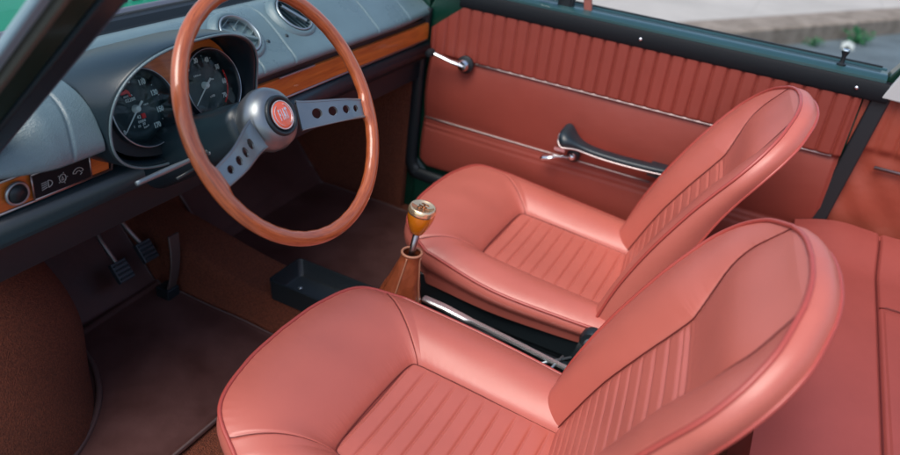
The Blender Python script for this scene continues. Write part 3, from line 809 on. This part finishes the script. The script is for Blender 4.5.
def spoke(sg):
    A = WX*math.cos(R(-14))*sg+WU*math.sin(R(-14)); Bv = WN.cross(A).normalized()
    bm = bmesh.new()
    # outline, wide at hub, with three/four holes: built as strip quads round circular holes
    xs_ = .050; xe = RR-.012
    holes = [(.083, .0085), (.110, .0078), (.135, .0070), (.158, .0060)]
    hw = lambda x: .0235+(.0145-.0235)*((x-xs_)/(xe-xs_))**.7
    edges = [xs_]+[(holes[i][0]+holes[i+1][0])/2 for i in range(3)]+[xe]
    edges = [xs_, .096, .1225, .1465, .170, xe]
    k = MB(); th = .0035
    def pt(x, y, z):
        lift = -.030*(1-sm(.045, .150, x)); return WC+A*x+Bv*y+WN*(lift+z)
    n = 32
    for i, (hx, hr) in enumerate(holes):
        x0, x1 = edges[i], edges[i+1]
        ring_o = []; ring_i = []
        for j in range(n):
            a = 2*pi*j/n; ca, sa = math.cos(a), math.sin(a)
            ring_i.append((hx+hr*ca, hr*sa))
            # intersection of ray with the cell border
            tx = ((x1-hx)/ca if ca > 1e-6 else (x0-hx)/ca if ca < -1e-6 else 1e9)
            t = tx
            for _ in range(6):
                ty = hw(min(max(hx+ca*min(t, .05), x0), x1))/max(abs(sa), 1e-6); t = min(tx, ty)
            ring_o.append((hx+ca*t, sa*t))
        # corners
        extra = []
        for z, fl in ((th/2, 0), (-th/2, 1)):
            V = [pt(p[0], p[1], z) for p in ring_o]+[pt(p[0], p[1], z) for p in ring_i]
            k.add(V, [(j, (j+1) % n, n+(j+1) % n, n+j) for j in range(n)])
            cs = [(x1, hw(x1)), (x0, hw(x0)), (x0, -hw(x0)), (x1, -hw(x1))]
            for cxy in cs:
                # fill the little corner triangle
                best = sorted(range(n), key=lambda j: (ring_o[j][0]-cxy[0])**2+(ring_o[j][1]-cxy[1])**2)[:2]
                a1, b1 = sorted(best)
                if (b1-a1) not in (1, n-1): continue
                k.add([pt(*ring_o[a1], z), pt(*ring_o[b1], z), pt(*cxy, z)], [(0, 1, 2)])
        k.add([pt(p[0], p[1], z) for z in (th/2, -th/2) for p in ring_i], [(j, (j+1) % n, n+(j+1) % n, n+j) for j in range(n)])
    # outer plate end
    for z in (th/2, -th/2):
        k.add([pt(edges[4], hw(edges[4]), z), pt(xe, hw(xe), z), pt(xe, -hw(xe), z), pt(edges[4], -hw(edges[4]), z)], [(0, 1, 2, 3)])
    for s2 in (1, -1):
        xx = lin(xs_, xe, 40)
        k.add(*grid(lambda x, z: pt(x, s2*hw(x), z), xx, [th/2, -th/2]))
        k.add(*tube([pt(x, s2*hw(x), .0005) for x in xx], .0022, n=8))
    obj('spoke', k, M['satin'], sw_, smooth=True, sharp=35)
spoke(1); spoke(-1)
HC = WC-WN*.020
k = MB(); k.add(*lathe(HC, WN, [(.040, -.060), (.046, -.046), (.0505, -.032), (.050, -.020), (.046, -.010), (.039, -.003), (.033, .0005), (.030, .001), (.0, .001)], 64)); obj('hub', k, M['satin'], sw_)
k = MB(); k.add(*lathe(HC, WN, [(.0325, .000), (.0315, .0045), (.0285, .006), (.0265, .004), (.026, .003), (0, .003)], 64)); hb = obj('horn_button', k, M['black'], sw_)
k = MB(); k.add(*lathe(HC, WN, [(.0222, .003), (.0222, .0052), (.018, .0062), (0, .0068)], 64)); bd = obj('badge', k, M['red'], sw_)
k = MB(); k.add(*tube([HC+(WX*math.cos(a)+WU*math.sin(a))*.0220+WN*.0052 for a in [2*pi*i/60 for i in range(60)]], .0011, closed=True, n=8))
slx = .10
for i, ch in enumerate('FIAT'):
    text_mb(ch, .0235, HC+WX*(-.0078+i*.0052)+WN*.0072, WX, WU+WX*(-.03), WN, depth=.0008, sx=.30, bold=.0007, mb=k)
for sgn in (-1, 1):
    k.add(*tube([HC+(WX*sgn*math.cos(a)+WU*math.sin(a))*.0175+WN*.0068 for a in lin(-1.1, 1.1, 12)], .0006, n=5))
obj('badge_lettering', k, M['silver'], bd, smooth=False)

# steering column + stalk
sc_ = thing('steering_column', 'dark blue-grey column cover between steering wheel and gauges', 'steering column', (-.326, .33, .68))
k = MB()
def colsec(q, a):
    c = HC-WN*(.050+.24*q); w = .047+.012*q; h = .040+.012*q
    x, y = sup(a, w, h, h, 3.2); return c+WX*x+WU*y
V, F = grid(colsec, lin(0, 1, 14), [2*pi*i/40 for i in range(40)], cv=True); F.append(tuple(range(40)))
k.add(V, F); obj('column_shroud', k, M['teal'], sc_)
k = MB(); a0 = Vector((-.352, .318, .668)); a1 = Vector((-.527, .305, .677))
k.add(*tube([a0.lerp(a1, t) for t in (0, .06, .10, .14)], lambda t: .0062-.001*t, n=12))
k.add(*tube([a0.lerp(a1, t) for t in (.13, .36, .56)], .0028, n=10))
k.add(*tube([a0.lerp(a1, t) for t in lin(.34, 1, 14)], lambda t: 0.0034+.0010*math.sin(pi*t), n=12))
obj('stalk', k, mat('dark_stalk', (.26, .31, .33, 1), .35, metal=.6), sc_)
k = MB(); b0 = Vector((-.352, .330, .645)); b1 = Vector((-.500, .340, .625))
k.add(*tube([b0, b0.lerp(b1, .3), b0.lerp(b1, .5)], .0030, n=10)); obj('stalk', k, M['black'], sc_)

# ================================================================ FLOOR, TUNNEL, ARCHES
k = MB()
def fl(x, y):
    z = FLOOR
    z += .30*max(0, (y-.78))/.25 if y > .78 else 0
    t = 1-sm(.058, .098, abs(x-.0)); z2 = .152+.05*sm(.45, .9, y)
    return Vector((x, y, max(z, z*(1-t)+z2*t) if t > 0 else z))
k.add(*grid(fl, lin(-.66, .66, 170), lin(-1.3, 1.02, 180)))
k.add(*grid(lambda x, z: Vector((x, 1.02, z)), lin(-.70, .70, 4), lin(.3, .72, 4)))
tag(obj('floor', k, M['carpet']), kind='structure')
k = MB()
AC = Vector((-.735, .86, .02)); ar = (.385, .40, .57)
def arch(u, v):
    cu, su = math.cos(u), math.sin(u); cv_, sv = math.cos(v), math.sin(v)
    q = 2/2.3; f = lambda c: abs(c)**q*(1 if c > 0 else -1)
    p = AC+Vector((ar[0]*f(cv_)*f(cu), ar[1]*f(cv_)*f(su), ar[2]*f(sv)))
    p += Vector((1, -1, 0))*.006*math.sin(p.z*19+p.x*23)
    return p
k.add(*grid(arch, lin(-pi, pi, 90), lin(0, pi/2, 50)))
wa = obj('wheel_arch', k, M['carpet'], cb)
k = MB(); pts = []
for u in lin(-pi*.62, pi*.1, 60):
    cu, su = math.cos(u), math.sin(u); f = lambda c: abs(c)**(2/2.3)*(1 if c > 0 else -1)
    pts.append((AC.x+(ar[0]+.003)*f(cu), AC.y+(ar[1]+.003)*f(su), FLOOR+.012))
k.add(*tube(pts, .0065, n=8)); obj('edging', k, mat('edging_vinyl', (.10, .055, .05, 1), .45), wa)
# far kick panel
k = MB(); k.add(*box((.640, .76, .36), (.02, .52, .60))); obj('kick_panel', k, M['carpet'], cb, smooth=False)
# near kick panel (outside the view of the arch, closes the footwell)
k = MB(); k.add(*box((-.665, 1.0, .36), (.02, .60, .60))); obj('kick_panel', k, M['carpet'], cb, smooth=False)
k = MB(); k.add(*box((-.665, -.35, .04), (.05, 1.6, .10))); obj('sill', k, M['midgreen'], cb, smooth=False, bevel=.008)
# floor mats
def mat_obj(x0, x1, y0, y1, label):
    k = MB()
    def f(x, y):
        z = FLOOR+.006+.0022*math.sin(x*17+y*13)*math.sin(y*21)
        if y > .78: z += .30*(y-.78)/.25
        g = math.exp(-((y-.765-.06*(x+.2))/.006)**2); z += .006*g
        e = min(x-x0, x1-x, y-y0); z += .003*math.exp(-((e-.006)/.003)**2)
        return Vector((x, y, z))
    k.add(*grid(f, lin(x0, x1, 90), lin(y0, y1, 160))); o = obj('floor_mat', k, M['mat_rubber']); tag(o, label, 'floor mat', 'rubber floor mats')
    md = o.modifiers.new('s', 'SOLIDIFY'); md.thickness = .004
    k = MB(); pts = [f(x0+.004, y)+Vector((0, 0, .003)) for y in lin(y1-.01, y0+.02, 50)]+[f(x0+.02, y0+.004)+Vector((0, 0, .003))]+[f(x, y0+.004)+Vector((0, 0, .003)) for x in lin(x0+.03, x1-.03, 20)]+[f(x1-.012, y0+.006)+Vector((0, 0, .003))]+[f(x1-.004, y)+Vector((0, 0, .003)) for y in lin(y0+.02, y1-.01, 50)]
    k.add(*tube(pts, .0032, n=6)); obj('mat_binding', k, M['binding'], o)
mat_obj(-.60, -.094, .335, .98, 'dark maroon floor mat under the pedals beside the carpeted wheel arch')
mat_obj(.098, .60, .20, .98, 'dark maroon floor mat in the far footwell behind the gear lever')

# ================================================================ PEDALS
def pedal(label, pc, top, w, h, lean, mp):
    t = thing('pedal', label, 'pedal', tuple(pc), 'foot pedals under the dashboard'); pc = Vector(pc); top = Vector(top)
    rm = Matrix.Rotation(R(lean), 3, 'X')
    k = MB(); k.add(*box(pc, (w, .014, h), rm)); 
    for i in range(4): k.add(*box(pc+rm @ Vector((0, -.009, -h*.33+i*h*.22)), (w*.86, .005, h*.09), rm))
    obj('pedal_pad', k, mp, t, smooth=False, bevel=.004)
    k = MB(); k.add(*tube(cr([pc+Vector((0, .01, .01)), pc.lerp(top, .4)+Vector((.004, .05, -.01)), pc.lerp(top, .75)+Vector((0, .03, 0)), top], 8), .0055, n=8)); obj('pedal_arm', k, M['satin'], t)
padm = mat('pedal_rubber', (.025, .036, .045, 1), .4)
pedal('left clutch pedal with ribbed grey rubber pad above the mat', (-.192, .775, .163), (-.255, .76, .44), .042, .050, -38, padm)
pedal('middle brake pedal with ribbed grey rubber pad between clutch and throttle', (-.118, .775, .180), (-.205, .77, .44), .042, .050, -38, padm)
t = thing('throttle_pedal', 'narrow upright metal throttle pedal beside the tunnel carpet', 'pedal', (-.120, .70, .08))
k = MB()
A0 = Vector((-.124, .700, .090)); A1 = Vector((-.086, .715, .232))
Vs = []
for q in lin(0, 1, 10):
    p = A0.lerp(A1, q)+Vector((0, -.012*math.sin(q*pi), 0)); w = .012+.004*q
    Vs += [p+Vector((-w, 0, 0)), p+Vector((w, 0, 0)), p+Vector((w, .006, 0)), p+Vector((-w, .006, 0))]
F = [(0, 1, 2, 3), (36, 39, 38, 37)]+[(i*4+j, i*4+(j+1) % 4, (i+1)*4+(j+1) % 4, (i+1)*4+j) for i in range(9) for j in range(4)]
k.add(Vs, F); obj('pedal_pad', k, mat('worn_pedal', (.11, .08, .075, 1), .4, metal=.4), t, smooth=False, bevel=.002)
k = MB(); k.add(*box((-.120, .712, .092), (.036, .04, .03))); obj('pedal_mount', k, M['black'], t, smooth=False, bevel=.003)

# ================================================================ TRAY, GEAR LEVER, HANDBRAKE
t = thing('storage_tray', 'open black plastic tray on the tunnel in front of the gear lever boot', 'tray', (-.012, .30, .152))
k = MB()
def rrect(w, l, r, n=6):
    o = []
    for cx, cy, a0 in ((w-r, l-r, 0), (-w+r, l-r, pi/2), (-w+r, -l+r, pi), (w-r, -l+r, 3*pi/2)):
        for i in range(n+1): a = a0+pi/2*i/n; o.append((cx+r*math.cos(a), cy+r*math.sin(a)))
    return o
TC = Vector((-.012, .285, 0)); ztop = .203
rings = [(.052, .158, .150), (.056, .163, .153), (.058, .166, ztop-.004), (.0585, .1665, ztop), (.0545, .1625, ztop+.001), (.053, .161, ztop-.003), (.047, .153, .168), (.044, .149, .165)]
V = []; 
for w, l, z in rings:
    for x, y in rrect(w, l, .012): V.append(TC+Vector((x, y, z)))
n = 28; m = len(rings); F = [(i*n+j, i*n+(j+1) % n, (i+1)*n+(j+1) % n, (i+1)*n+j) for i in range(m-1) for j in range(n)]
F.append(tuple((m-1)*n+j for j in range(n)))
k.add(V, F); obj('tray_body', k, M['black'], t, sharp=50)
k = MB(); k.add(*lathe(TC+Vector((0, .118, .165)), (0, 0, 1), [(0, .0005), (.006, .0005), (.005, .003), (0, .004)], 16)); obj('screw', k, M['dulls'], t)

gl = thing('gear_lever', 'gear lever with amber knob and brown leather boot between the front seats', 'gear lever', (0, .15, .152))
S0 = Vector((0, .128, .372)); KT = Vector((0, .108, .492)); AX = (KT-S0).normalized()
AX = Vector((.018, -.12, 1)).normalized()
k = MB(); k.add(*tube([S0-AX*.06, S0+AX*.05], .0072, n=16)); obj('lever_rod', k, mat('rod_metal', (.38, .36, .37, 1), .28, metal=1), gl)
KB = S0+AX*.040
k = MB(); k.add(*lathe(KB, AX, [(0, 0), (.0105, 0), (.0135, .003), (.0175, .010), (.0225, .021), (.0262, .033), (.0282, .044), (.0286, .053), (0, .053)], 48)); obj('knob', k, M['amber'], gl, sharp=60)
k = MB(); k.add(*lathe(KB, AX, [(.0289, .0515), (.0292, .0555), (.0282, .0615), (.0260, .0655), (.0235, .066), (.0228, .0645), (0, .0642)], 48)); cp = obj('knob_cap', k, mat('knob_gilt', (1, .74, .46, 1), .18, metal=.8), gl)
k = MB(); cX = Vector((1, 0, 0)); cX = (cX-AX*cX.dot(AX)).normalized(); cY = AX.cross(cX)
T0 = KB+AX*.0652
H = [((-.010, .008), (-.010, -.002)), ((0, .009), (0, -.009)), ((.010, .008), (.010, -.008)), ((-.010, 0), (.010, 0)), ((-.004, -.006), (-.012, -.009))]
for a, b4 in H: k.add(*tube([T0+cX*a[0]+cY*a[1], T0+cX*b4[0]+cY*b4[1]], .0013, n=6))
obj('shift_pattern', k, mat('pattern_bronze', (.30, .12, .05, 1), .25, metal=1), cp)
# leather boot
k = MB(); BB = Vector((0, .165, .156)); BT = S0-AX*.010
def boot(q, a):
    c = BB.lerp(BT, q); w = .074+(.0185-.074)*(q**.58); l = .085+(.0185-.085)*(q**.62)
    r = 1+.16*math.cos(4*a+.6)*(1-q)*(.4+q)+.07*math.cos(7*a+q*3)*(1-q)+.02*math.sin(q*26+3*math.sin(a*2))*(1-q)*q*3
    x, y = sup(a, w, l, l, 2+1.2*(1-q)); p = c+Vector((x*r, y*r, 0))
    if q > .96: p += Vector((x, y, 0))*.12
    return p
k.add(*grid(boot, lin(0, 1, 40), [2*pi*i/96 for i in range(96)], cv=True)); bt = obj('boot', k, M['boot'], gl)
k = MB()
for a in (pi*1.02, pi*1.5, 0.1):
    k.add(*tube([boot(q, a)*1+Vector((math.cos(a), math.sin(a), 0))*.0012 for q in lin(.02, .98, 30)], .0018, n=6))
k.add(*tube([boot(1, a)+Vector((0, 0, .001)) for a in [2*pi*i/48 for i in range(48)]], .0028, closed=True, n=8))
obj('boot_piping', k, mat('boot_edge', (.50, .22, .13, 1), .5), bt)

hb_ = thing('handbrake', 'chrome handbrake lever lying in the black gap between the front seats', 'handbrake', (.02, -.15, .152))
hx = .030
k = MB(); rl = [(hx, .105, .2395, .0085), (hx, .100, .240, .0095), (hx, .055, .238, .0095), (hx, .0, .231, .0088), (hx+.003, -.014, .2285, .0048), (hx+.003, -.10, .220, .0048), (hx+.002, -.262, .202, .0045)]
V = []
for x, y, z, w_ in rl: V += [(x-w_, y, z), (x-w_*.7, y, z+.003), (x+w_*.7, y, z+.003), (x+w_, y, z), (x+w_*.8, y, z-.006), (x-w_*.8, y, z-.006)]
F = [(i*6+j, i*6+(j+1) % 6, (i+1)*6+(j+1) % 6, (i+1)*6+j) for i in range(len(rl)-1) for j in range(6)]+[tuple(range(6)), tuple((len(rl)-1)*6+j for j in range(6))[::-1]]
k.add(V, F); obj('lever', k, mat('polished_steel', (.86, .87, .88, 1), .26, metal=.85), hb_, sharp=30)
k = MB(); k.add(*box((hx-.018, -.09, .170), (.012, .40, .035))); k.add(*box((hx+.025, -.10, .176), (.014, .42, .045))); k.add(*box((hx+.004, -.27, .182), (.05, .08, .05)))
k.add(*box((-.005, -.08, .158), (.15, .50, .012))); obj('handbrake_housing', k, M['black'], hb_, smooth=False, bevel=.003)
k = MB(); k.add(*tube([(hx-.03, -.16, .198), (hx+.04, -.23, .205)], .003, n=8)); k.add(*tube([(hx-.04, -.20, .200), (hx+.03, -.215, .208)], .003, n=8)); k.add(*lathe((hx-.012, -.13, .189), (0, 0, 1), [(0, 0), (.005, 0), (.005, .004), (0, .005)], 12)); obj('cable_linkage', k, M['dulls'], hb_)

# ================================================================ OUTSIDE
GZ = -.25
k = MB(); k.add([(-300, -300, GZ), (300, -300, GZ), (300, 300, GZ), (-300, 300, GZ)], [(0, 1, 2, 3)]); tag(obj('road', k, M['asphalt'], smooth=False), kind='structure')
ka = Vector((5.05, .0, 0)); kb_ = Vector((7.0, -1.15, 0)); kd = (kb_-ka).normalized(); kn = Vector((-kd.y, kd.x, 0))
if kn.x < 0: kn = -kn
A = ka-kd*60; B2 = ka+kd*120
k = MB()
k.add(*prism([(0, 0), (0, .14), (.02, .155), (.32, .155), (.32, 0)], A+Vector((0, 0, GZ)), kn, (0, 0, 1), kd, 180)); tag(obj('kerb', k, M['kerb'], smooth=False), kind='structure')
k = MB(); k.add([A+kn*.32+Vector((0, 0, GZ+.15)), B2+kn*.32+Vector((0, 0, GZ+.15)), B2+kn*90+Vector((0, 0, GZ+.15)), A+kn*90+Vector((0, 0, GZ+.15))], [(0, 1, 2, 3)]); tag(obj('pavement', k, M['paving'], smooth=False), kind='structure')
# grass verge ahead on the near side
k = MB(); k.add([(-40, 4.0, GZ+.006), (-.9, 4.0, GZ+.006), (2.0, 60, GZ+.006), (-40, 60, GZ+.006)], [(0, 1, 2, 3)]); tag(obj('grass', k, M['grass'], smooth=False), kind='structure')
def weed(px, py, s, n, label):
    k = MB(); 
    for i in range(n):
        a = random.random()*2*pi; r = random.random()*s; c = Vector((px+r*math.cos(a), py+r*math.sin(a), GZ+.0+random.random()*s*.9))
        d1 = Vector((random.uniform(-1, 1), random.uniform(-1, 1), random.uniform(.1, 1))).normalized()*s*.35; d2 = Vector((random.uniform(-1, 1), random.uniform(-1, 1), random.uniform(-.3, .3))).normalized()*s*.13
        k.add([c, c+d1*.5+d2, c+d1, c+d1*.5-d2], [(0, 1, 2, 3)]); k.add(*tube([(px, py, GZ), Vector((px, py, GZ)).lerp(c, .6)+Vector((0, 0, s*.1)), c+d1*.3], .0015, n=3))
    o = obj('weed', k, M['weed'], smooth=False); tag(o, label, 'plant', 'weeds along the kerb')
def kp(t, off): p = ka+kd*t-kn*off; return p.x, p.y
x, y = kp(1.55, .14); weed(x, y, .13, 90, 'larger green weed growing at the kerb behind the lock pin')
x, y = kp(.95, .10); weed(x, y, .08, 50, 'smaller pale green weed growing at the kerb, left of the litter')
x, y = kp(1.28, .22); k = MB()
k.add(*grid(lambda u, v: Vector((x+.07*u, y+.05*v, GZ+.012+.03*(1-u*u)*(1-v*v)+.02*math.sin(5*u+3*v))), lin(-1, 1, 9), lin(-1, 1, 9)))
o = obj('litter', k, M['litter']); tag(o, 'crumpled white scrap of paper on the road at the kerb', 'litter'); o.modifiers.new('s', 'SOLIDIFY').thickness = .004

# ================================================================ LIGHT
w = bpy.data.worlds.new('World'); sc.world = w; w.use_nodes = True
nt = w.node_tree; bg = nt.nodes['Background']; sky = nt.nodes.new('ShaderNodeTexSky'); sky.sky_type = 'NISHITA'; sky.sun_disc = False
EL, AZ = 58, 172      # elevation; compass direction of the sun: angle from +X toward +Y
sky.sun_elevation = R(EL); sky.sun_rotation = R(90-AZ); sky.air_density = 1.0; sky.dust_density = 2.5; sky.ozone_density = 1.0
nt.links.new(sky.outputs[0], bg.inputs['Color']); bg.inputs['Strength'].default_value = .13
sl = bpy.data.lights.new('sun', 'SUN'); sl.energy = 1.5; sl.angle = R(38); sl.color = (1, .96, .9)
so = bpy.data.objects.new('sun', sl); col.objects.link(so)
sd = Vector((math.cos(R(EL))*math.cos(R(AZ)), math.cos(R(EL))*math.sin(R(AZ)), math.sin(R(EL))))
so.rotation_euler = sd.to_track_quat('Z', 'Y').to_euler(); so.location = (0, 0, 5)
sc.view_settings.view_transform = 'Standard'; sc.view_settings.look = 'None'; sc.view_settings.gamma = 1
sc.view_settings.exposure = .6
sc.render.engine = 'CYCLES'
sc.cycles.max_bounces = 8; sc.cycles.transparent_max_bounces = 12
